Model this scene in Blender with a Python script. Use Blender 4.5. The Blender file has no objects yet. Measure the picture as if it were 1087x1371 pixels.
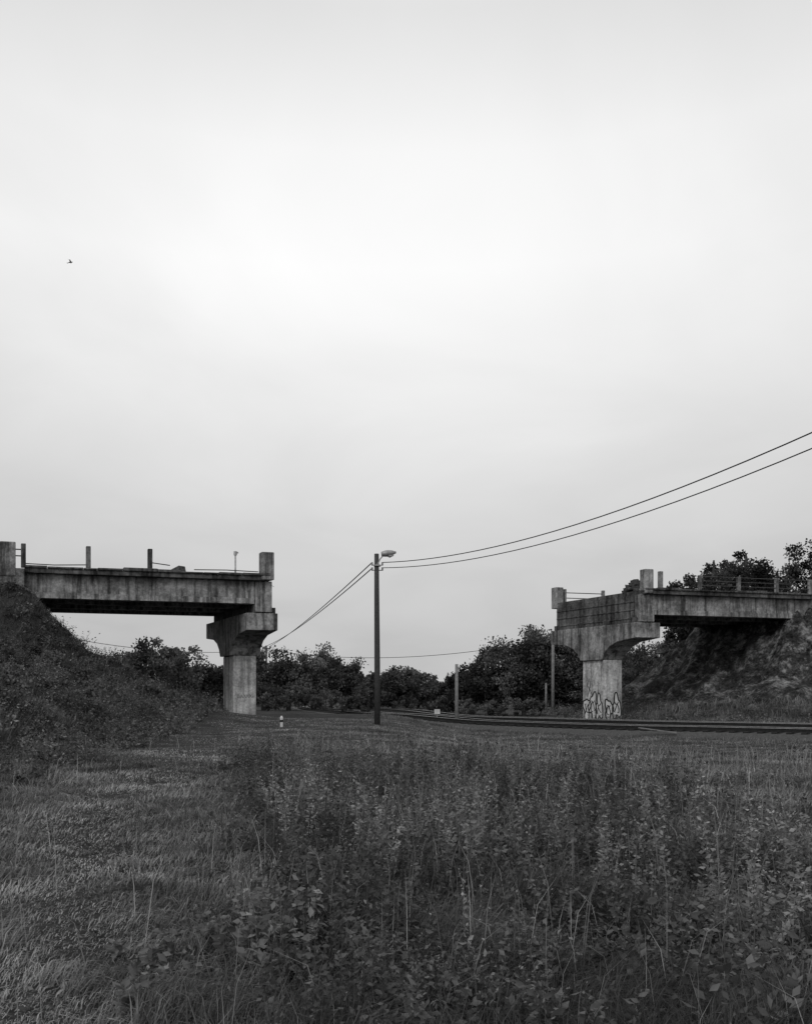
import bpy, math, numpy as np
from math import radians
from mathutils import Vector
R = np.random.default_rng(7)
scene = bpy.context.scene
scene.view_settings.view_transform = 'Standard'
scene.view_settings.look = 'None'
scene.view_settings.exposure = 0
COL = scene.collection
EYE = 1.45
# ---------------------------------------------------------------- helpers
def link(o, parent=None):
    COL.objects.link(o)
    if parent: o.parent = parent
    return o
def empty(name):
    e = bpy.data.objects.new(name, None); e.empty_display_size = .5
    return link(e)
def tri_mesh(name, V, T, mat, shade=None, parent=None, smooth=False, matidx=None, mats=None):
    me = bpy.data.meshes.new(name)
    V = np.asarray(V, np.float32); T = np.asarray(T, np.int32)
    me.vertices.add(len(V)); me.vertices.foreach_set('co', V.ravel())
    me.loops.add(T.size); me.loops.foreach_set('vertex_index', T.ravel())
    me.polygons.add(len(T))
    me.polygons.foreach_set('loop_start', np.arange(len(T), dtype=np.int32)*T.shape[1])
    me.polygons.foreach_set('loop_total', np.full(len(T), T.shape[1], np.int32))
    if smooth: me.polygons.foreach_set('use_smooth', np.ones(len(T), bool))
    me.update(calc_edges=True)
    if shade is not None:
        a = me.attributes.new('shade', 'FLOAT', 'POINT'); a.data.foreach_set('value', np.asarray(shade, np.float32))
    for m in (mats or [mat]): me.materials.append(m)
    if matidx is not None: me.polygons.foreach_set('material_index', np.asarray(matidx, np.int32))
    me.validate()
    return link(bpy.data.objects.new(name, me), parent)
class MB:
    def __init__(s): s.v = []; s.f = []
    def add(s, v, f):
        n = len(s.v); s.v += [tuple(p) for p in v]; s.f += [tuple(i+n for i in q) for q in f]
    def box(s, x0,x1,y0,y1,z0,z1, F=None):
        c = [(x0,y0,z0),(x1,y0,z0),(x1,y1,z0),(x0,y1,z0),(x0,y0,z1),(x1,y0,z1),(x1,y1,z1),(x0,y1,z1)]
        if F: c = [F(*p) for p in c]
        s.add(c, [(3,2,1,0),(4,5,6,7),(0,1,5,4),(1,2,6,5),(2,3,7,6),(3,0,4,7)])
    def tube(s, pts, rad, n=8, cap=True):
        pts = [Vector(p) for p in pts]
        if not hasattr(rad, '__len__'): rad = [rad]*len(pts)
        vs = []; fs = []
        for i,p in enumerate(pts):
            d = (pts[min(i+1,len(pts)-1)]-pts[max(i-1,0)]).normalized()
            ref = Vector((0,0,1)) if abs(d.z) < .95 else Vector((0,1,0))
            a = d.cross(ref).normalized(); b = a.cross(d)
            for k in range(n):
                t = 2*math.pi*k/n
                vs.append(p + (a*math.cos(t)+b*math.sin(t))*rad[i])
        for i in range(len(pts)-1):
            for k in range(n):
                k2 = (k+1)%n
                fs.append((i*n+k, i*n+k2, (i+1)*n+k2, (i+1)*n+k))
        if cap:
            fs.append(tuple(range(n-1,-1,-1))); fs.append(tuple((len(pts)-1)*n+k for k in range(n)))
        s.add(vs, fs)
    def obj(s, name, mat, parent=None, bevel=0, smooth=False):
        me = bpy.data.meshes.new(name); me.from_pydata(s.v, [], s.f); me.update()
        me.materials.append(mat)
        import bmesh
        bm = bmesh.new(); bm.from_mesh(me); bmesh.ops.recalc_face_normals(bm, faces=bm.faces); bm.to_mesh(me); bm.free()
        if smooth:
            for p in me.polygons: p.use_smooth = True
        o = link(bpy.data.objects.new(name, me), parent)
        if bevel:
            m = o.modifiers.new('bev','BEVEL'); m.width = bevel; m.segments = 2; m.limit_method='ANGLE'
        return o
# ---------------------------------------------------------------- materials
def new_mat(name, rough=.9, spec=.2):
    m = bpy.data.materials.new(name); m.use_nodes = True
    nt = m.node_tree; b = nt.nodes['Principled BSDF']
    b.inputs['Roughness'].default_value = rough
    b.inputs['Specular IOR Level'].default_value = spec
    return m, nt, b
def noise(nt, scale, detail=5, vec=None, stretch=None, rough=.6):
    n = nt.nodes.new('ShaderNodeTexNoise'); n.inputs['Scale'].default_value = scale
    n.inputs['Detail'].default_value = detail; n.inputs['Roughness'].default_value = rough
    g = nt.nodes.new('ShaderNodeNewGeometry')
    if stretch:
        mp = nt.nodes.new('ShaderNodeMapping'); mp.inputs['Scale'].default_value = stretch
        nt.links.new(g.outputs['Position'], mp.inputs['Vector']); nt.links.new(mp.outputs[0], n.inputs['Vector'])
    else: nt.links.new(g.outputs['Position'], n.inputs['Vector'])
    return n.outputs['Fac']
def ramp(nt, fac, stops):
    r = nt.nodes.new('ShaderNodeValToRGB'); el = r.color_ramp.elements
    while len(el) < len(stops): el.new(.5)
    for e,(p,c) in zip(el, stops):
        e.position = p; e.color = (c,c,c,1)
    nt.links.new(fac, r.inputs[0]); return r.outputs[0]
def math_n(nt, op, a, b):
    m = nt.nodes.new('ShaderNodeMath'); m.operation = op
    for i,x in enumerate((a,b)):
        if isinstance(x,(int,float)): m.inputs[i].default_value = x
        else: nt.links.new(x, m.inputs[i])
    return m.outputs[0]
def bump(nt, b, h, strength=.4, dist=.03):
    bp = nt.nodes.new('ShaderNodeBump'); bp.inputs['Strength'].default_value = strength; bp.inputs['Distance'].default_value = dist
    nt.links.new(h, bp.inputs['Height']); nt.links.new(bp.outputs[0], b.inputs['Normal'])
def concrete(name, lo, hi, streak=.55):
    m, nt, b = new_mat(name, .92)
    st = ramp(nt, noise(nt, 1.0, 7, stretch=(3.2,3.2,.3), rough=.65), [(.38,streak),(.54,1.0)])
    big = ramp(nt, noise(nt, .7, 7, rough=.7), [(.38,lo),(.62,hi)])
    fine = ramp(nt, noise(nt, 6, 8, rough=.75), [(.34,.5),(.66,1.25)])
    c = math_n(nt,'MULTIPLY', math_n(nt,'MULTIPLY', st, big), fine)
    nt.links.new(c, b.inputs['Base Color'])
    bump(nt, b, noise(nt, 14, 8), .6, .04)
    return m
M_CONC = concrete('weathered_concrete', .13, .42, .28)
M_CONC_D = concrete('stained_concrete', .05, .19, .28)
M_CONC_L = concrete('pale_concrete', .34, .66, .5)
def plain(name, v, rough=.8, spec=.2, metal=0, ns=6):
    m, nt, b = new_mat(name, rough, spec); b.inputs['Metallic'].default_value = metal
    c = ramp(nt, noise(nt, ns, 5), [(.3, v*.7),(.7, v*1.3)])
    nt.links.new(c, b.inputs['Base Color']); return m
M_WOOD = plain('tarred_wood', .055, ns=12)
M_STEEL = plain('galvanised_steel', .3, .5, .4, .3)
M_RAIL = plain('rusty_rail_steel', .02, .8, .2)
M_HEAD = plain('polished_rail_head', .5, .3, .5, .9)
M_WIRE = plain('cable_rubber', .03)
M_RUST = plain('rusted_railing', .07)
M_BARK = plain('bark', .05, ns=8)
M_WHITE = plain('white_paint', .55, ns=3)
M_BLACK = plain('black_spray_paint', .02)
M_BALLAST = plain('ballast_gravel', .07, ns=9)
M_SLEEPER = plain('sleeper_wood', .025)
M_GLASS = plain('lamp_glass', .45, .3, .5)
M_BIRD = plain('dark_feathers', .03)
def foliage(name, v, trans=.25, patch=.5):
    m = bpy.data.materials.new(name); m.use_nodes = True
    nt = m.node_tree; nt.nodes.remove(nt.nodes['Principled BSDF']); out = nt.nodes['Material Output']
    a = nt.nodes.new('ShaderNodeAttribute'); a.attribute_name = 'shade'
    p = ramp(nt, noise(nt, patch, 4), [(.3, v*.5),(.7, v*1.5)])
    c = math_n(nt,'MULTIPLY', a.outputs['Fac'], p)
    d = nt.nodes.new('ShaderNodeBsdfDiffuse'); t = nt.nodes.new('ShaderNodeBsdfTranslucent')
    nt.links.new(c, d.inputs[0]); nt.links.new(c, t.inputs[0])
    mx = nt.nodes.new('ShaderNodeMixShader'); mx.inputs[0].default_value = trans
    nt.links.new(d.outputs[0], mx.inputs[1]); nt.links.new(t.outputs[0], mx.inputs[2])
    nt.links.new(mx.outputs[0], out.inputs['Surface'])
    return m
M_GRASS = foliage('grass_blades', .23, .3, .6)
M_WEED = foliage('weed_leaves', .125, .3, .8)
M_TREE = foliage('tree_leaves', .074, .25, .25)
# ---------------------------------------------------------------- terrain
A = np.array([.968,.25]); Bv = np.array([-.479,.878]); O = np.array([-20.5,44.8])
det = A[0]*Bv[1]-A[1]*Bv[0]
def P(u,v,z): return (O[0]+u*A[0]+v*Bv[0], O[1]+u*A[1]+v*Bv[1], z)
def uv(x,y):
    dx = x-O[0]; dy = y-O[1]
    return (dx*Bv[1]-dy*Bv[0])/det, (A[0]*dy-A[1]*dx)/det
def ss(a,b,x):
    t = np.clip((x-a)/(b-a),0,1); return t*t*(3-2*t)
def wob(x,y,f,s=0):
    return (np.sin(x*f+1.3+s)*np.cos(y*f*1.17+.7*s)+np.sin((x*.7+y*.9)*f*1.9+2.1+s)*.6+np.sin((x*1.1-y*.8)*f*3.1+s*2)*.35)/1.95
PR_D = [0,1,4,7.7,10.5,14.5]; PR_H = [1,.87,.45,.19,.065,0]
def dists(x,y):
    u,v = uv(x,y); dv = np.maximum(np.maximum(-v, v-8.9),0)
    return np.hypot(np.maximum(u+.8,0),dv), np.hypot(np.maximum(50.6-u,0),dv)
def gz(x,y):
    x = np.asarray(x,float); y = np.asarray(y,float)
    s = y+.6*x
    base = -.78*ss(15,44,s)*ss(-2,4.5,x) -.3*ss(55,75,y)*(1-ss(-2,4.5,x)) + .05*wob(x,y,.8)*(1-.6*ss(20,35,y)) + .07*wob(x,y,.23,2)*ss(6,20,np.hypot(x,y))
    dl,dr = dists(x,y)
    hl = np.interp(dl+.5*wob(x,y,.9,4)*(dl>1.2), PR_D, PR_H)*8.05
    hr = np.interp(dr+(.9*wob(x,y,.6,5)+.55*wob(x,y,1.7,8))*(dr>1.2), PR_D, PR_H)*8.75
    w = (-4.2-.14*y)-x
    ap = np.minimum(.36*np.maximum(w,0)*ss(0,2.5,w),3.2)*ss(2,9,y)*(1-ss(44,60,y))
    k = ap + (hl-ap)*ss(-.6,.6,hl-ap)
    hh = hl+hr+ap
    rough = (.16*wob(x,y,2.1,3)+.18*wob(x,y,1.1,6)+.08*wob(x,y,4.3,1))*ss(.3,2,hh)*(1-ss(7.6,8,np.maximum(hl,hr)))
    return base + np.maximum(k,0) + hr + rough
def axis(segs):
    out = []
    for a,b,st in segs: out += list(np.arange(a,b,st))
    return np.array(out+[segs[-1][1]])
xs = axis([(-2500,-300,200),(-300,-70,15),(-70,-24,1),(-24,-6,.4),(-6,8,.3),(8,40,.4),(40,80,1.5),(80,300,15),(300,2500,200)])
ys = axis([(-300,-40,20),(-40,-2,2),(-2,20,.3),(20,75,.4),(75,130,2),(130,400,15),(400,3500,250)])
GX,GY = np.meshgrid(xs,ys); GZ = gz(GX,GY)
V = np.stack([GX.ravel(),GY.ravel(),GZ.ravel()],1)
nx = len(xs); ny = len(ys)
I = (np.arange(ny-1)[:,None]*nx+np.arange(nx-1)[None,:]).ravel()
Q = np.stack([I,I+1,I+nx+1,I+nx],1)
def soilmask(x,y):
    u,v = uv(x,y); _,dr = dists(x,y); dl,_ = dists(x,y)
    r = (1-ss(8.5,11,dr+wob(x,y,.7)*1.6))*ss(-9,-3,v+wob(x,y,.8,1)*2)
    l = (1-ss(8,11,dl))*ss(-2,0,v)*.8
    road = ((v>.8)&(v<8)&((u<-1)|(u>51)))*1.0
    return np.clip(np.maximum(np.maximum(r,l),road),0,1)
mg, nt, b = new_mat('meadow_ground', .95, .1)
at = nt.nodes.new('ShaderNodeAttribute'); at.attribute_name='shade'
g1 = ramp(nt, noise(nt, .6, 8), [(.3,.045),(.7,.11)]); g2 = ramp(nt, noise(nt, 12, 6), [(.3,.6),(.7,1.2)])
gr = math_n(nt,'MULTIPLY',g1,g2)
s1 = ramp(nt, noise(nt, .8, 9, rough=.8), [(.38,.03),(.50,.08),(.60,.34)])
so = math_n(nt,'MULTIPLY',s1,ramp(nt, noise(nt, 4, 8, rough=.75), [(.38,.3),(.64,1.6)]))
mx = nt.nodes.new('ShaderNodeMix'); mx.data_type='FLOAT'
nt.links.new(at.outputs['Fac'], mx.inputs[0]); nt.links.new(gr, mx.inputs[2]); nt.links.new(so, mx.inputs[3])
nt.links.new(mx.outputs[0], b.inputs['Base Color'])
bump(nt, b, noise(nt, 3, 10, rough=.75), 1.0, .45)
tri_mesh('ground', V, Q, mg, shade=soilmask(V[:,0],V[:,1]), smooth=True)
# ---------------------------------------------------------------- blades and leaves
def blades(x,y,z,h,w,lean,az=None):
    n = len(x); az = R.uniform(0,2*np.pi,n) if az is None else az
    fa = R.uniform(0,2*np.pi,n)
    p = np.stack([x,y,z],1); d = np.stack([np.cos(az),np.sin(az),0*az],1); s = np.stack([np.cos(fa),np.sin(fa),0*fa],1)
    up = np.array([0,0,1.])
    hh = h[:,None]; ww = w[:,None]; ll = lean[:,None]
    m = p+up*hh*.6+d*hh*ll*.35
    t = p+up*hh*(1-.35*np.minimum(ll,1.5))+d*hh*ll
    V = np.stack([p-s*ww*.5, p+s*ww*.5, m+s*ww*.38, m-s*ww*.38, t],1).reshape(-1,3)
    i = np.arange(n)[:,None]*5
    T = np.concatenate([i+[0,1,2], i+[0,2,3], i+[3,2,4]],1).reshape(-1,3)
    return V,T,5
def leaves(c,d,s,asp=.35):
    n = len(c); r = R.normal(size=(n,3)); w = np.cross(d,r); w /= np.linalg.norm(w,axis=1)[:,None]+1e-9
    nn = np.cross(d,w); s = s[:,None]
    mid = c+d*s*.5+nn*s*.08
    V = np.stack([c, mid+w*s*asp, c+d*s-nn*s*.05, mid-w*s*asp],1).reshape(-1,3)
    i = np.arange(n)[:,None]*4
    T = np.concatenate([i+[0,1,2], i+[0,2,3]],1).reshape(-1,3)
    return V,T,4
class Acc:
    def __init__(s): s.V=[];s.T=[];s.S=[];s.n=0
    def add(s,VTk,shade):
        V,T,k = VTk; s.V.append(V); s.T.append(T+s.n); s.S.append(np.repeat(shade,k)); s.n += len(V)
    def obj(s,name,mat,parent=None): return tri_mesh(name,np.concatenate(s.V),np.concatenate(s.T),mat,shade=np.concatenate(s.S),parent=parent)
def inpoly(x,y,poly):
    r = np.zeros(len(x),bool); j = len(poly)-1
    for i in range(len(poly)):
        xi,yi = poly[i]; xj,yj = poly[j]
        r ^= ((yi>y)!=(yj>y))&(x<(xj-xi)*(y-yi)/(yj-yi+1e-12)+xi); j = i
    return r
WEED = [(-4.3,19.5),(-2.6,20),(.3,16.5),(2.2,13.5),(3.2,11.8),(1.9,9.6),(2.6,7.9),(3.2,6.0),(5,4.5),(5,1.5),(-.5,1.5),(-.5,5),(-1.5,8.4),(-2.4,12.3)]
def track_clear(x,y,m_=1.7):
    tx = np.interp(y,[8,28,40,46.5,54.5,66,85,110],[70,40,20,11,3.4,-3,-9,-14])
    k = .74+0*x  # distance measured square to the track
    return ~((y>24)&(y<110)&((x-tx)*k>-m_)&((x-tx)*k<7.0))
def fan(n,d0,d1,power,half=.62):
    t = R.random(n); D = (d0**power+(d1**power-d0**power)*t)**(1/power)
    return R.uniform(-half,half,n)*D, D
# grass
g = Acc()
x,y = fan(310000,2.2,50,.42)
keep = (soilmask(x,y)<.5)|(R.random(len(x))<.12); keep &= track_clear(x,y)
x,y = x[keep],y[keep]; D = y
inw = inpoly(x+.35*wob(x,y,1.7),y+.5*wob(x,y,1.3),WEED)
path = (x<-.4-.12*y)&(x>-4.2-.14*y)
clump = .5+.5*wob(x,y,2.3,1); clump2 = .5+.5*wob(x,y,6.1,7); big = .5+.5*wob(x,y,.8,14)
h = (.06+.12*clump*clump2+.10*big*clump)*R.uniform(.5,1.5,len(x))
tuft = wob(x,y,4.7,21)>.45; h = np.where(tuft&(y<20),h*1.6,h)
h = np.where(inw,h*1.6+.03,h)
tr = np.exp(-((x-(-1.3-.21*y+.35*np.sin(y*.45)))/(.35+.03*y))**2)
h = np.where(path&~tuft,h*.8,h)*(1-.6*tr)
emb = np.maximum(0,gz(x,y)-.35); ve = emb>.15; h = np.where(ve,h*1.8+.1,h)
h = np.where((y>13)&~ve,h*(1-.55*ss(12,24,y)),h)
wd = .003+.0008*D*R.uniform(.6,1.3,len(x))
lean = R.uniform(.3,1.6,len(x)); lean = np.where(path,lean*1.15,lean)
az = wob(x,y,.9,9)*2.5+wob(x,y,3.1,5)*1.2+R.normal(0,.8,len(x))
tone = .88+.38*wob(x,y,.75,11)+.3*wob(x,y,2.9,12)+.15*wob(x,y,7.3,2)
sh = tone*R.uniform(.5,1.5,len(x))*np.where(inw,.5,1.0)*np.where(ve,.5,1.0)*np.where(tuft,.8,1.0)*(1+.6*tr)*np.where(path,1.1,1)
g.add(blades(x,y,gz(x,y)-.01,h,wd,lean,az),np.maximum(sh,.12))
x,y = fan(2400,3,26,.7); k = track_clear(x,y)&~((x<-.4-.12*y)&(R.random(len(x))<.8)); x,y=x[k],y[k]
g.add(blades(x,y,gz(x,y),R.uniform(.2,.65,len(x)),.0025+.0005*y,R.uniform(.05,.6,len(x))),R.uniform(.9,1.9,len(x)))
# long grass along the near edge of the ballast and the foot of the right embankment
x = R.uniform(-3,42,60000); y = R.uniform(26,58,60000); tx = np.interp(y,[8,28,40,46.5,54.5,66],[70,40,20,11,3.4,-3]); dd=(x-tx)*.74
k = (dd>-5)&(dd<-1.6)&(x<.66*y); x,y = x[k],y[k]
g.add(blades(x,y,gz(x,y),R.uniform(.06,.2,len(x)),.03*R.uniform(.6,1.3,len(x)),R.uniform(.2,1,len(x))),(.8+.4*wob(x,y,.9,3))*R.uniform(.6,1.3,len(x)))
x = R.uniform(8,52,70000); y = R.uniform(40,62,70000); _,dr = dists(x,y)
k = (dr>8.0+wob(x,y,.8)*1.2)&(dr<19)&track_clear(x,y)&(x<.68*y); x,y = x[k],y[k]
g.add(blades(x,y,gz(x,y),R.uniform(.18,.6,len(x)),.035*R.uniform(.6,1.3,len(x)),R.uniform(.1,.8,len(x))),(.85+.4*wob(x,y,.9,3))*R.uniform(.6,1.3,len(x))*.95)
g.obj('meadow_grass',M_GRASS)
# weeds
def weeds(acc,x,y,h,nl,L,bright,spread=.1,var=(.5,1.6)):
    n = len(x); z = gz(x,y); az = R.uniform(0,6.28,n); ln = R.uniform(.05,.35,n)
    acc.add(blades(x,y,z,h,.005+.0006*y,ln,az),R.uniform(.6,1.0,n)*bright)
    idx = np.repeat(np.arange(n),nl); t = R.uniform(.12,1.0,len(idx))
    k = R.integers(0,3,len(idx)); sub = np.stack([np.cos(k*2.1+az[idx]),np.sin(k*2.1+az[idx])],1)*(spread*h[idx]*t)[:,None]
    c = np.stack([x[idx]+np.cos(az[idx])*ln[idx]*h[idx]*t**1.5+sub[:,0], y[idx]+np.sin(az[idx])*ln[idx]*h[idx]*t**1.5+sub[:,1], z[idx]+h[idx]*t*(1-.3*ln[idx])],1)
    a = R.uniform(0,6.28,len(idx)); e = R.uniform(-.3,.9,len(idx))
    d = np.stack([np.cos(a)*np.cos(e),np.sin(a)*np.cos(e),np.sin(e)],1)
    s = L[idx]*(1.15-.65*t)*R.uniform(.6,1.3,len(idx))
    ps = R.uniform(*var,n)[idx]
    acc.add(leaves(c,d,s,.24),ps*R.uniform(.6,1.4,len(idx))*bright)
w = Acc()
x = R.uniform(-5,5.2,110000); y = R.uniform(1.9,24,110000)
k = inpoly(x+.5*wob(x,y,1.7),y+.9*wob(x,y,1.1),WEED)&(R.random(len(x))<np.clip(6/y,0,1)*(.08+.92*(wob(x,y,1.7,2)>.15)))
k &= (np.hypot(x,y)>2.9)
x,y = x[k][:5600],y[k][:5600]
nn = len(x)
hh = R.uniform(.15,.6,nn)*(.75+.75*wob(x,y,1.3,5))
weeds(w,x,y,np.maximum(hh,.1),28,R.uniform(.025,.08,nn)*(.85+.03*y),.95)
# tall leafy spikes
x = R.uniform(-4,4.5,12000); y = R.uniform(4.0,21,12000); k = inpoly(x,y,WEED)&(R.random(12000)<3.4/y)&(wob(x,y,1.1,31)>-.1); x,y=x[k][:380],y[k][:380]
weeds(w,x,y,R.uniform(.4,.95,len(x)),54,R.uniform(.035,.07,len(x)),1.6,.03)
# thin dry stalks with seed heads
x,y = fan(520,4,20,.8); k=(x>-.15*y)&track_clear(x,y); x,y=x[k],y[k]
weeds(w,x,y,R.uniform(.4,.8,len(x)),14,R.uniform(.012,.025,len(x)),1.9,.02)
# bushy clumps
for _ in range(80):
    yy = R.uniform(3.6,19); xx = R.uniform(-.24*yy,.5*yy)
    if not bool(inpoly(np.array([xx]),np.array([yy]),WEED)[0]) and R.random()<.65: continue
    n_=int(R.uniform(16,40)); rr=R.uniform(.14,.5)*(1+.03*yy)
    cx_=xx+R.normal(0,rr,n_); cy_=yy+R.normal(0,rr,n_); hb=R.uniform(.3,.85)*(1-.3*float(ss(12,20,yy)))
    weeds(w,cx_,cy_,hb*np.exp(-((cx_-xx)**2+(cy_-yy)**2)/(3*rr*rr))*R.uniform(.7,1.1,n_)+.08,36,np.full(n_,R.uniform(.03,.09)),R.uniform(.5,1.7),.18,(.8,1.2))
# scattered in grass
x,y = fan(3800,4,34,.7); k = (x>-.3)&track_clear(x,y)&(wob(x,y,.9,4)>.1); x,y = x[k],y[k]
weeds(w,x,y,R.uniform(.10,.38,len(x))*(1-.6*ss(12,22,y)),18,R.uniform(.03,.065,len(x))*(.8+.03*y),.9,.2)
x,y = fan(260,3.5,20,.7); k = (x<-.4-.12*y)&(x>-4.2-.14*y); x,y=x[k],y[k]
weeds(w,x,y,R.uniform(.06,.2,len(x)),16,R.uniform(.03,.06,len(x)),.9,.3)
x = R.uniform(1.1,3.2,220); y = R.uniform(3.0,5.2,220); weeds(w,x,y,R.uniform(.15,.42,220),16,R.uniform(.06,.11,220),.85,.3)
w.obj('meadow_weeds',M_WEED)
# embankment scrub
w = Acc()
x = R.uniform(-42,-4,50000); y = R.uniform(8,52,50000); dl,_ = dists(x,y)
z0 = gz(x,y); k = (x<-4.0-.14*y)&(soilmask(x,y)<.5)&(x>-.75*y)&(dl>.3)&(R.random(len(x))<.6*(.2+.8*(wob(x,y,1.4,3)>-.1)))
x,y = x[k][:8500],y[k][:8500]
cl = (wob(x,y,1.1)>.15)
weeds(w,x,y,R.uniform(.25,.95,len(x))*(.5+.7*cl),24,R.uniform(.06,.12,len(x))*(.7+.02*y),.95,.5,(.3,1.9))
x = R.uniform(12,62,26000); y = R.uniform(36,72,26000); _,dr = dists(x,y); u,v = uv(x,y)
k = (dr<15.5)&(dr>.4)&((v<.3)|(u<43))&(x<.75*y)&(track_clear(x,y))&(R.random(len(x))<np.where(soilmask(x,y)<.5,.6,.08)); x,y=x[k][:5000],y[k][:5000]
weeds(w,x,y,R.uniform(.2,.8,len(x))*(.5+.7*(wob(x,y,1.0,2)>.1)),22,R.uniform(.12,.24,len(x)),1.1,.5,(.3,1.9))
w.obj('embankment_scrub',M_WEED)
# ---------------------------------------------------------------- trees
def tree(name,X,Y,top,width,seed,low=.12,dens=1.0,leaf=.3,open_=0.0,acc=None,bri=None):
    R2 = np.random.default_rng(seed); zb = float(gz(X,Y)); H = top-zb
    bri = bri or R2.uniform(.55,1.6)
    nc = int((30+width*6)*dens)
    th = R2.uniform(0,6.28,nc); ph = np.arccos(R2.uniform(-.85,1,nc)); rr = R2.uniform(.35,1,nc)**.6
    rx = width/2; cz = zb+H*(low+(1-low)*.47); rz = H*(1-low)*.53
    lob = 1+.24*np.sin(th*2+seed)+.16*np.sin(th*5+seed*2)
    cx = X+rx*.85*rr*np.sin(ph)**.7*np.cos(th)*lob; cy = Y+rx*.85*rr*np.sin(ph)**.7*np.sin(th)*lob; cc = cz+rz*.86*rr*np.cos(ph)*R2.uniform(.8,1.12,nc)
    cr = R2.uniform(.08,.2,nc)*min(width,H)*(.9-open_*.35)
    nl = int(120*dens*max(1,width/5))
    idx = np.repeat(np.arange(nc),nl)
    off = R2.normal(size=(len(idx),3)); off /= np.linalg.norm(off,axis=1)[:,None]; off *= (R2.random(len(idx))**.45)[:,None]*np.array([1,1,.75])*R2.uniform(.7,1.35,(len(idx),1))
    c = np.stack([cx[idx],cy[idx],cc[idx]],1)+off*cr[idx][:,None]
    d = R2.normal(size=(len(idx),3))+off*.8; d /= np.linalg.norm(d,axis=1)[:,None]
    cs = R2.uniform(.45,1.6,nc)*bri
    m = c[:,2]>zb
    a = acc or Acc()
    a.add(leaves(c[m],d[m],R2.uniform(.6,1.2,m.sum())*leaf,.4),(cs[idx]*R2.uniform(.7,1.3,len(idx)))[m])
    mb = MB(); tw = .035*H+.05
    mb.tube([(X,Y,zb-.3),(X+.1,Y,zb+H*.3),(X-.05,Y+.1,zb+H*.55),(X,Y,zb+H*.85)],[tw,tw*.75,tw*.5,tw*.15],8)
    for i in range(min(nc,14)):
        s0 = R2.uniform(.2,.6); p0 = Vector((X,Y,zb+H*s0)); p1 = Vector((cx[i],cy[i],cc[i])); mid = p0.lerp(p1,.5)+Vector((0,0,-.05*H))
        mb.tube([p0,mid,p1],[tw*.35,tw*.22,.02],5)
    if acc is None:
        e = empty(name); mb.obj('trunk_and_limbs',M_BARK,e); a.obj('crown',M_TREE,e)
        return e
    return mb
TREES = [(-26.5,86,7.5,6.5,.0),(-23.2,84,7.3,5.5,.0),(-20.4,86,5.6,5.5,.0),(-30.5,88,6.0,6.5,.0),
 (-15.6,90,6.9,5.5,.0),(-12.6,88,6.2,5.5,.0),(-9.4,90,7.1,6.5,.0),(-6.6,92,5.8,5,.0),
 (-4.0,99,4.2,4.5,.0),(-1.2,95,5.3,5,.0),(1.4,97,5.0,4.8,.0),(4.4,99,3.6,4.5,.0),(6.4,92,5.0,4.8,.0),
 (9.2,87,6.7,6.5,.0),(12.3,85,9.0,9.5,.0),(15.6,86,8.0,8,.0),(18.6,84,7.0,6.5,.0),(21.5,82,6.9,6.5,.0),(24.3,80,7.2,6.5,.0)]
for i,(X,Y,t,wd_,lo) in enumerate(TREES): tree('deciduous_tree',X,Y,t,wd_,100+i,lo,1.0,.28)
for i,(X,Y,t,wd_) in enumerate([(24.0,71,12.3,4.5),(26.6,71,15.0,6),(29.8,72,15.8,7.2),(33.0,73,14.3,6.5),(36.0,72,15.6,6.8),(39.5,73,14.8,6.5),(43,74,14,6.5),(31,77,14,7.5),(36,78,14.3,7.5)]):
    tree('birch_tree',X,Y,t,wd_,300+i,.05,1.05,.24,.3,bri=[.8,1.0,.8,1.3,1.0,1.5,1.2,.8,.9][i])
a = Acc(); mbs = MB()
for i in range(44):
    X = -75+i*3.6+R.uniform(-1,1); Y = R.uniform(118,135)
    m = tree('x',X,Y,R.uniform(3.2,5.4),R.uniform(5,7.5),500+i,0,.5,.55,acc=a,bri=R.uniform(1.1,1.9))
    mbs.add(m.v,m.f)
e = empty('distant_tree_line'); mbs.obj('trunks',M_BARK,e); a.obj('crowns',M_TREE,e)
# shrubs
a = Acc()
for i,(X,Y,t,wd_) in enumerate([(-8.6,68,2.6,3.4),(-6.3,69,2.2,3.4),(-4.0,70,1.7,3),(-10.8,66,2.4,3.2),(2.6,75,1.3,3.5),(5.6,74,1.2,3),(8.6,74,1.5,3.5),(11.5,75,1.4,3),(0,78,1.4,3),
     (-13.6,52,2.8,3),(-15.5,55,3.6,3.5),(-12.2,46,1.3,1.8),(-11.5,44,1.0,1.6),(19.5,70,5.2,5),(17.0,73,3.8,4),(22.5,70,6.6,4)]):
    tree('x',X,Y,t,wd_,800+i,0,.55,.2,acc=a,bri=R.uniform(1.1,1.8))
for i in range(34):
    Y = R.uniform(13,42); X = -4.4-.14*Y-R.uniform(.2,1)*min(.28*Y,9)
    tree('x',X,Y,float(gz(X,Y))+R.uniform(.5,1.2),R.uniform(.9,2.0),900+i,0,.36,.055+.002*Y,acc=a,bri=R.uniform(.9,1.9))
a.obj('shrubs',M_TREE)
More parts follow.
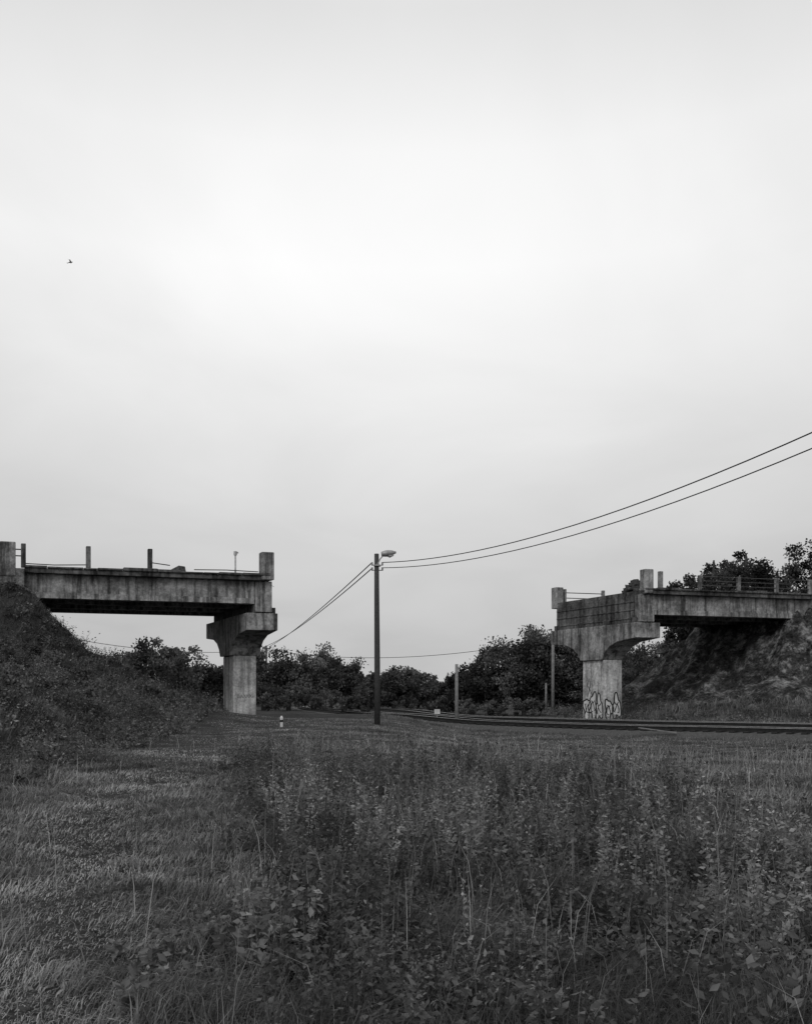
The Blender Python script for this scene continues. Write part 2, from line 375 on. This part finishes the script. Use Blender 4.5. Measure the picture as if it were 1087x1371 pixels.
# ---------------------------------------------------------------- bridge
def hammer(mb,u0,u1):
    prof = [(-.05,6.2),(-.05,5.2),(1.7,5.02),(2.5,4.72),(3.0,4.3),(3.25,3.85),(5.45,3.85),(5.7,4.3),(6.2,4.72),(7.0,5.02),(8.75,5.2),(8.75,6.2)]
    n = len(prof)
    v = [P(u0,a_,b_) for a_,b_ in prof]+[P(u1,a_,b_) for a_,b_ in prof]
    f = [tuple(range(n)), tuple(range(2*n-1,n-1,-1))]+[(i,(i+1)%n,(i+1)%n+n,i+n) for i in range(n)]
    mb.add(v,f)
def bridge(name, du0,du1, dia0,dia1, pc, zb, sgn):
    e = empty(name)
    m = MB(); m.box(du0,du1,-.35,9.05,8.06,8.32,P); m.obj('deck_slab',M_CONC_D,e,.02)
    m = MB(); u_ = du0
    while u_ < du1-.1:
        u2 = min(u_+R.uniform(.7,1.9),du1); hgt = R.uniform(.08,.2)
        m.box(u_,u2-.025,-.45,-.15,8.323,8.323+hgt,P); m.box(u_,u2-.025,8.85,9.15,8.323,8.323+hgt*.9,P); u_=u2
    m.obj('kerb_edge',M_CONC_D,e,.03)
    m = MB(); g0,g1 = (du0,dia0) if sgn>0 else (dia1,du1)
    for vv_ in (.0,2.7,5.4,8.1): m.box(g0,g1,vv_,vv_+.5,7.05,8.06,P)
    for vv_ in (.0,2.7,5.4,8.1): m.box(g0,g1,vv_-.08,vv_+.58,6.72,7.047,P)
    m.obj('girders',M_CONC,e,.02)
    m = MB(); m.box(dia0,dia1,-.02,8.6,6.2,8.055,P); m.obj('end_diaphragm',M_CONC_D,e,.03)
    m = MB()
    fu0 = dia1 if sgn>0 else dia0-.05
    for z in (6.5,7.05,7.6): m.box(fu0+.003,fu0+.047,.45,8.55,z,z+.07,P)
    m.obj('formwork_ridges',M_CONC_D,e,.01)
    m = MB(); q0,q1 = (dia0+.05,dia1+.05) if sgn>0 else (dia0-.05,dia1-.05)
    m.box(min(q0,q1),max(q0,q1),-.12,.42,6.25,8.05,P)
    m.obj('end_pilaster',M_CONC,e,.03)
    m = MB(); hammer(m,pc-.9,pc+.9); m.obj('pier_cap',M_CONC,e,.03)
    m = MB(); m.box(pc-.7,pc+.7,3.25,5.45,zb-1,3.847,P); m.obj('pier_stem',M_CONC_L,e,.05)
    m = MB()
    for vv_ in (.15,2.8,5.5,8.1):
        a0,a1 = (dia1,pc+.85) if sgn>0 else (pc-.85,dia0)
        m.box(a0+.01,a1-.01,vv_,vv_+.35,6.203,6.55,P)
    m.obj('bearing_plinths',M_CONC_D,e,.02)
    m = MB()
    for i in range(16):
        v_=.4+i*.5; z_=R.uniform(7.9,8.25); l=R.uniform(.15,.5); ue=(du1 if sgn>0 else dia0)
        if sgn>0: m.tube([P(ue-.1,v_,z_),P(ue+l*.6,v_,z_),P(ue+l,v_+R.uniform(-.1,.1),z_-R.uniform(-.1,.2))],.012,5)
        else: m.tube([P(ue+.1,v_,z_),P(ue-l*.6,v_,z_),P(ue-l,v_+R.uniform(-.1,.1),z_-R.uniform(-.1,.2))],.012,5)
    m.obj('rebar_stubs',M_RUST,e)
    return e
def post(m,u,v,h=1.15,w=.24,z=8.32): m.box(u-w/2,u+w/2,v-w/2,v+w/2,z,z+h,P)
L = bridge('ruined_concrete_bridge',-.3,12.9,12.05,13.0,12.5,0,1)
m = MB(); m.box(-1.5,-.32,-.6,9.0,5.6,8.25,P); m.box(-1.0,.35,-.5,8.9,5.2,6.70,P); m.obj('abutment',M_CONC,L,.04)
m = MB(); m.box(-1.55,-.75,-.65,-.1,7.8,9.65,P); m.box(12.35,13.08,-.42,.12,8.1,9.72,P); m.box(-1.5,-.8,8.7,9.2,8,9.6,P); m.box(12.4,13.0,8.65,9.15,8.33,9.6,P)
m.obj('parapet_end_blocks',M_CONC,L,.05)
m = MB()
for u_ in (-.35,2.95,6.2): post(m,u_,-.28,1.3)
for u_ in (2.95,6.2,9.5): post(m,u_,8.95,.5)
m.obj('parapet_posts',M_CONC_D,L,.03)
m = MB()
for z in (8.95,9.3): m.tube([P(-.8,-.28,z),P(-.35,-.28,z)],.035,6)
m.tube([P(2.95,-.28,8.6),P(1.2,-.3,8.52),P(-.3,-.28,8.55)],.03,6); m.tube([P(6.3,-.28,8.85),P(7.3,-.2,8.75)],.03,6)
m.tube([P(8.6,-.28,8.55),P(10.4,-.25,8.6),P(12.2,-.28,8.56)],.03,6)
m.obj('bent_railing_pipes',M_RUST,L)
m = MB(); m.tube([P(10.95,-.1,8.3),P(10.95,-.1,9.55)],.05,8); m.tube([P(10.95,-.1,9.5),P(10.95,-.1,9.72)],.1,8); m.tube([P(10.9,-.1,9.62),P(11.12,-.1,9.66)],.05,6)
m.obj('survey_marker_post',M_CONC_L,L)
m = MB(); c=[P(7.0,.2,8.33),P(8.3,.2,8.33),P(8.25,1.4,8.33),P(7.1,1.3,8.33),P(7.9,.3,8.85),P(8.25,.3,8.8),P(8.2,1.2,8.75),P(7.7,1.1,8.62)]
m.add(c,[(3,2,1,0),(4,5,6,7),(0,1,5,4),(1,2,6,5),(2,3,7,6),(3,0,4,7)])
c=[P(5.9,.5,8.33),P(7.0,.2,8.33),P(7.0,1.4,8.33),P(6.1,1.3,8.33),P(6.3,.6,8.6),P(6.8,.5,8.65),P(6.8,1.0,8.55),P(6.4,1.1,8.5)]
m.add(c,[(3,2,1,0),(4,5,6,7),(0,1,5,4),(1,2,6,5),(2,3,7,6),(3,0,4,7)])
m.obj('broken_slab',M_CONC_D,L,.03)
Rt = bridge('ruined_concrete_bridge',37.15,50.2,37.1,38.1,37.64,-.8,-1)
m = MB(); m.box(50.22,51.5,-.6,9.0,5.6,8.25,P); m.box(49.6,51.0,-.5,8.9,5.0,6.70,P); m.obj('abutment',M_CONC,Rt,.04)
m = MB(); m.box(37.15,37.75,-.42,.12,8.1,9.68,P); m.box(50.4,51.3,-.65,-.1,7.8,9.6,P); m.box(37.0,37.6,8.5,9.1,7.9,9.5,P); m.box(50.4,51.3,8.7,9.2,7.9,9.6,P)
m.obj('parapet_end_blocks',M_CONC,Rt,.05)
m = MB(); post(m,38.35,-.28,1.25)
for u_ in (41.3,44.3,47.3,50.0): post(m,u_,-.28,1.1,.2)
for u_ in (38.0,41.2,44.5,47.5): post(m,u_,8.95,1.1,.2)
m.obj('parapet_posts',M_CONC,Rt,.03)
m = MB()
for z in (8.75,9.15): m.tube([P(37.6,8.95,z),P(41.25,8.95,z)],.035,6)
for z in (8.75,9.05,9.35): m.tube([P(41.3,-.28,z),P(50.3,-.28,z)],.028,6)
m.obj('railing_pipes',M_RUST,Rt)
m = MB()
for i in range(44):
    r_=R.uniform(0,1); a_=R.uniform(0,6.28); u_,v_ = 37.6+r_*.5*math.cos(a_), 1.1+r_*.75*math.sin(a_); s=R.uniform(.08,.2); z=8.3+max(0,(1-r_)*.8)*R.uniform(.2,1)
    c=[P(u_+dx*s*R.uniform(.6,1.2),v_+dy*s*R.uniform(.6,1.2),z+dz*s*R.uniform(.8,1.6)) for dz in (0,1) for dx,dy in ((-1,-1),(1,-1),(1,1),(-1,1))]
    m.add(c,[(3,2,1,0),(4,5,6,7),(0,1,5,4),(1,2,6,5),(2,3,7,6),(3,0,4,7)])
m.obj('rubble_heap',M_RUST,Rt)
# graffiti
def ribbon(mb,pts,w,F):
    n=len(pts); v=[]
    for i in range(n):
        a=np.array(pts[max(i-1,0)]); b_=np.array(pts[min(i+1,n-1)]); t=b_-a; t=t/(np.linalg.norm(t)+1e-9); nn_=np.array([-t[1],t[0]])*w/2
        p=np.array(pts[i]); v+= [F(*(p+nn_)),F(*(p-nn_))]
    mb.add(v,[(2*i,2*i+1,2*i+3,2*i+2) for i in range(n-1)])
RG = np.random.default_rng(21)
def bubble(cx,cz,rx,rz,seed):
    t=np.linspace(0,2*np.pi,40); r=1+.22*np.sin(3*t+seed)+.12*np.sin(5*t+seed*2)
    return [(cx+rx*r_*math.cos(a_),cz+rz*r_*math.sin(a_)) for a_,r_ in zip(t,r)]
fl = [(lambda e_:(lambda s,z:P(36.94-e_,s,z))), (lambda e_:(lambda s,z:P(s,3.25-e_,z)))]
white=MB(); black=MB()
specs=[(0,[(5.0,.45,.34,.75),(4.35,.65,.38,.85),(3.72,.5,.34,.8)]),(1,[(37.3,.4,.28,.7),(37.9,.55,.32,.8)])]
for fi,bs in specs:
    for j,(cx,cz,rx,rz) in enumerate(bs):
        pts=bubble(cx,cz,rx,rz,j*1.7+fi); F=fl[fi](.006+.002*j); F2=fl[fi](.014+.002*j)
        white.add([F(*p) for p in pts[:-1]],[tuple(range(len(pts)-1))])
        ribbon(black,pts,.095,F2)
        t=np.linspace(0,1,16); a0=RG.uniform(0,6.28)
        for q in range(2):
            k=[(cx+rx*.6*math.sin(4*s_+a0+q*2.6)*(1-.3*s_), cz+rz*(1.2*s_-.6)*.9+.1*math.cos(9*s_+q)) for s_ in t]; ribbon(black,k,.07,F2)
ribbon(black,[(4.9,1.3),(4.6,2.2),(4.75,2.6),(4.95,2.1),(4.6,1.7),(4.4,1.35)],.05,fl[0](.02))
white.obj('graffiti_fill',M_WHITE,Rt); black.obj('graffiti_lines',M_BLACK,Rt)
bl=MB(); F=lambda s,z:P(s,3.25-.006,z)
for j in range(6):
    cx=12.0+j*.18; k=[(cx+.09*math.sin(a_*1.3+j),1.35+.1*math.cos(a_*2+j*1.3)) for a_ in np.linspace(0,4,16)]; ribbon(bl,k,.018,F)
bl.obj('graffiti_lines',M_RUST,L)
# ---------------------------------------------------------------- railway
base=np.array([(70,8),(40,28),(20,40),(11,46.5),(3.4,54.5),(-3,66),(-9,85),(-14,110),(-18,160)],float)
def smooth_line(p,n=260):
    t=np.arange(len(p)); tt=np.linspace(0,len(p)-1,n); q=np.stack([np.interp(tt,t,p[:,i]) for i in (0,1)],1)
    for _ in range(60): q[1:-1]=(q[:-2]+q[2:]+2*q[1:-1])/4
    return q
def offs(q,d):
    t=np.gradient(q,axis=0); t/=np.linalg.norm(t,axis=1)[:,None]; return q+np.stack([t[:,1],-t[:,0]],1)*d
def track(name,off,lift=.12):
    e=empty(name); q=offs(smooth_line(base),off)
    t=np.gradient(q,axis=0); t/=np.linalg.norm(t,axis=1)[:,None]; nrm=np.stack([t[:,1],-t[:,0]],1)
    zc=gz(q[:,0],q[:,1]); zc=np.minimum(zc,-.5)
    k=np.ones(21)/21; zc=np.convolve(np.pad(zc,10,'edge'),k,'valid')+lift
    bal=MB(); prof=[(-1.95,-.35),(-1.4,.12),(1.4,.12),(1.95,-.35)]; vs=[];fs=[]
    for i in range(len(q)):
        for d,z in prof: p=q[i]+nrm[i]*d; vs.append((p[0],p[1],zc[i]+z))
    for i in range(len(q)-1):
        for j in range(3): fs.append((i*4+j,i*4+j+1,(i+1)*4+j+1,(i+1)*4+j))
    bal.add(vs,fs); bal.obj('ballast_bed',M_BALLAST,e)
    rl=MB(); hd=MB()
    def sweep(mb,pr,d,closed):
        n=len(pr); vs=[];fs=[]
        for i in range(len(q)):
            for a_,z in pr: p=q[i]+nrm[i]*(d+a_); vs.append((p[0],p[1],zc[i]+z))
        for i in range(len(q)-1):
            for j in range(n if closed else n-1): fs.append((i*n+j,i*n+(j+1)%n,(i+1)*n+(j+1)%n,(i+1)*n+j))
        mb.add(vs,fs)
    for d in (-.76,.76):
        sweep(rl,[(-.07,.2),(-.02,.22),(-.02,.33),(-.036,.345),(-.036,.375),(.036,.375),(.036,.345),(.02,.33),(.02,.22),(.07,.2)],d,True)
        sweep(hd,[(-.030,.379),(-.024,.388),(.024,.388),(.030,.379)],d,True)
    rl.obj('rails',M_RAIL,e); hd.obj('rail_running_surface',M_HEAD,e)
    sl=MB(); s=np.concatenate([[0],np.cumsum(np.linalg.norm(np.diff(q,axis=0),axis=1))])
    for sv in np.arange(0,s[-1],.65):
        px,py=np.interp(sv,s,q[:,0]),np.interp(sv,s,q[:,1]); zz=np.interp(sv,s,zc); tx,ty=np.interp(sv,s,t[:,0]),np.interp(sv,s,t[:,1])
        if py>100: break
        sl.box(-.12,.12,-1.25,1.25,.05,.2,lambda a_,b_,c_:(px+tx*a_+ty*b_,py+ty*a_-tx*b_,zz+c_))
    sl.obj('sleepers',M_SLEEPER,e)
track('railway_track',0,.14); track('railway_track',4.8,.26)
# ---------------------------------------------------------------- poles and wires
e=empty('street_lamp'); px,py=-1.4,40.; pz=float(gz(px,py))
m=MB(); m.tube([(px,py,pz-.5),(px,py,3),(px-.02,py,6),(px-.03,py,8.3)],[.15,.14,.125,.11],12); m.obj('wooden_pole',M_WOOD,e,smooth=True)
m=MB(); m.tube([(px,py-.1,7.75),(px+.15,py-.1,8.05),(px+.35,py-.1,8.25),(px+.5,py-.1,8.3)],.03,8); m.box(px-.16,px+.16,py-.17,py+.17,7.7,7.76); m.obj('lamp_arm',M_STEEL,e)
m=MB(); n=10
pts=[];rad=[]
for i in range(n):
    t=i/(n-1); pts.append((px+.2+t*.72,py-.1,8.27+.09*t)); rad.append(.05+.11*math.sin(math.pi*min(1,.12+t*.95))**.7)
m.tube(pts,rad,12); o=m.obj('lamp_head',M_STEEL,e,smooth=True)
m=MB(); m.tube([(px+.48,py-.1,8.2),(px+.6,py-.1,8.2),(px+.8,py-.1,8.24)],[.05,.11,.05],10); m.obj('lamp_lens',M_GLASS,e,smooth=True)
m=MB()
for dz in (7.75,7.5):
    m.tube([(px-.28,py,dz),(px+.28,py,dz)],.025,6); m.tube([(px+.25,py,dz),(px+.25,py,dz+.14)],.045,8); m.tube([(px-.25,py,dz),(px-.25,py,dz+.14)],.045,8)
m.obj('insulators',M_STEEL,e)
def pole(name,x,y,top,r=.14,mat=M_WOOD,cross=True):
    e=empty(name); z=float(gz(x,y)); m=MB(); m.tube([(x,y,z-.4),(x,y,(z+top)/2),(x,y,top)],[r,r*.9,r*.78],10); m.obj('shaft',mat,e,smooth=True)
    if cross:
        m=MB(); m.box(x-.5,x+.5,y-.05,y+.05,top-.4,top-.3)
        for dx in (-.42,.42): m.tube([(x+dx,y,top-.3),(x+dx,y,top-.14)],.045,8)
        m.obj('crossarm',mat,e)
M_POLE=plain('weathered_pole',.2,ns=5)
pole('utility_pole',16.2,11.2,10.9); pole('utility_pole',-17,100,7.4)
pole('utility_pole',14.3,80,7.1,.17,M_POLE,False); pole('utility_pole',-34,78,7.4)
pole('concrete_post',3.42,55.5,3.5,.13,M_POLE,False); pole('concrete_post',13.8,81,2.6,.12,M_POLE,False)
w_=MB()
def wire(a,b_,sag,r=.018,n=30):
    a=Vector(a);b_=Vector(b_); w_.tube([a.lerp(b_,i/n)-Vector((0,0,sag*4*(i/n)*(1-i/n))) for i in range(n+1)],r,5)
wire((px+.25,py,7.88),(16.5,11.2,10.75),1.75,.02); wire((px+.25,py,7.62),(16.2,11.0,10.05),1.7,.018)
wire((px-.25,py,7.88),(-16.6,100,7.3),.35,.028); wire((px-.25,py,7.6),(-17.4,100,7.2),.5,.028)
wire((14.3,80,6.9),(-17,100,6.9),1.4,.028); wire((-17,100,6.9),(-34,78,7.2),.9,.028)
w_.obj('overhead_wires',M_WIRE)
# small things
e=empty('marker_post'); z=float(gz(-5.6,37)); m=MB(); m.tube([(-5.6,37,z-.1),(-5.6,37,z+.42),(-5.6,37,z+.5)],[.07,.07,.03],10); m.obj('post',M_WHITE,e); m=MB(); m.tube([(-5.6,37,z+.22),(-5.6,37,z+.32)],.074,10); m.obj('reflector_band',M_BLACK,e)
e=empty('trackside_sign'); z=float(gz(2.2,58)); m=MB(); m.tube([(2.2,58,z-.1),(2.2,58,z+.9)],.03,6); m.obj('post',M_STEEL,e); m=MB(); m.box(2.0,2.4,57.94,57.965,z+.6,z+.95); m.obj('plate',M_WHITE,e,.01)
m=MB(); m.box(0,1.9,0,.18,0,.06,lambda a_,b_,c_:(12.2+a_*.9,43.0-a_*.4+b_,-.33-a_*.12+c_)); m.obj('wooden_plank',M_POLE,None,.01)
# bird in flight
m=MB(); bx,by,bz=-24.5,60.,1.45+579*60/1100
m.tube([(bx-.16,by,bz-.03),(bx-.08,by,bz),(bx,by,bz+.01),(bx+.08,by,bz+.02),(bx+.13,by,bz+.03),(bx+.17,by,bz+.02)],[.012,.035,.045,.04,.028,.006],8)
for s in (-1,1):
    m.add([(bx+.06,by,bz+.03),(bx-.05,by,bz+.03),(bx-.03,by+s*.14,bz+.12),(bx+.05,by+s*.15,bz+.13),(bx-.1,by+s*.33,bz+.05)],[(0,1,2,3),(3,2,4)])
m.add([(bx-.14,by-.02,bz-.03),(bx-.14,by+.02,bz-.03),(bx-.26,by+.05,bz-.05),(bx-.26,by-.05,bz-.05)],[(0,1,2,3)])
m.obj('flying_bird',M_BIRD)
# ---------------------------------------------------------------- world and light
wd=bpy.data.worlds.new('World'); scene.world=wd; wd.use_nodes=True; nt=wd.node_tree; bg=nt.nodes['Background']
sk=nt.nodes.new('ShaderNodeTexSky'); sk.sky_type='NISHITA'; sk.sun_disc=False; sk.sun_elevation=radians(42); sk.sun_rotation=radians(205); sk.dust_density=5
bw=nt.nodes.new('ShaderNodeRGBToBW'); nt.links.new(sk.outputs[0],bw.inputs[0])
tc=nt.nodes.new('ShaderNodeTexCoord'); sp=nt.nodes.new('ShaderNodeSeparateXYZ'); nt.links.new(tc.outputs['Generated'],sp.inputs[0])
rp=ramp(nt,sp.outputs[2],[(0.0,.55),(.08,.58),(.16,.65),(.28,.79),(.38,.92),(.46,1.0),(.55,.95),(.64,.77),(1,.78)])
xx=math_n(nt,'MULTIPLY',sp.outputs[0],sp.outputs[0]); az_=math_n(nt,'MAXIMUM',math_n(nt,'SUBTRACT',1.03,math_n(nt,'MULTIPLY',xx,.6)),.85)
zz=math_n(nt,'MAXIMUM',sp.outputs[2],0.0); den=math_n(nt,'ADD',zz,.22)
cb=nt.nodes.new('ShaderNodeCombineXYZ'); nt.links.new(math_n(nt,'DIVIDE',sp.outputs[0],den),cb.inputs[0]); nt.links.new(math_n(nt,'DIVIDE',sp.outputs[1],den),cb.inputs[1])
nz=nt.nodes.new('ShaderNodeTexNoise'); nz.inputs['Scale'].default_value=1.5; nz.inputs['Detail'].default_value=6; nz.inputs['Roughness'].default_value=.5; nz.inputs['Distortion'].default_value=.5
nt.links.new(cb.outputs[0],nz.inputs['Vector'])
cl=ramp(nt,nz.outputs[0],[(.3,.93),(.7,1.05)])
col=math_n(nt,'MULTIPLY',math_n(nt,'MULTIPLY',rp,cl),az_)
nis=math_n(nt,'MINIMUM',math_n(nt,'MULTIPLY',bw.outputs[0],.1),1.0)
mx=nt.nodes.new('ShaderNodeMix'); mx.data_type='FLOAT'; mx.inputs[0].default_value=.05
nt.links.new(col,mx.inputs[2]); nt.links.new(nis,mx.inputs[3])
nt.links.new(mx.outputs[0],bg.inputs[0]); bg.inputs[1].default_value=1.0
sd=bpy.data.lights.new('sun','SUN'); sd.energy=.8; sd.angle=radians(16); sd.color=(1,1,1)
so_=link(bpy.data.objects.new('sun',sd)); so_.rotation_euler=(radians(48),0,radians(-25))
# ---------------------------------------------------------------- camera
cd=bpy.data.cameras.new('camera'); cd.sensor_fit='HORIZONTAL'; cd.sensor_width=36; cd.lens=36*1100/1087; cd.shift_y=244.5/1087; cd.clip_end=6000; cd.clip_start=.05
c=link(bpy.data.objects.new('camera',cd)); c.location=(0,0,EYE); c.rotation_euler=(radians(90),0,0); scene.camera=c
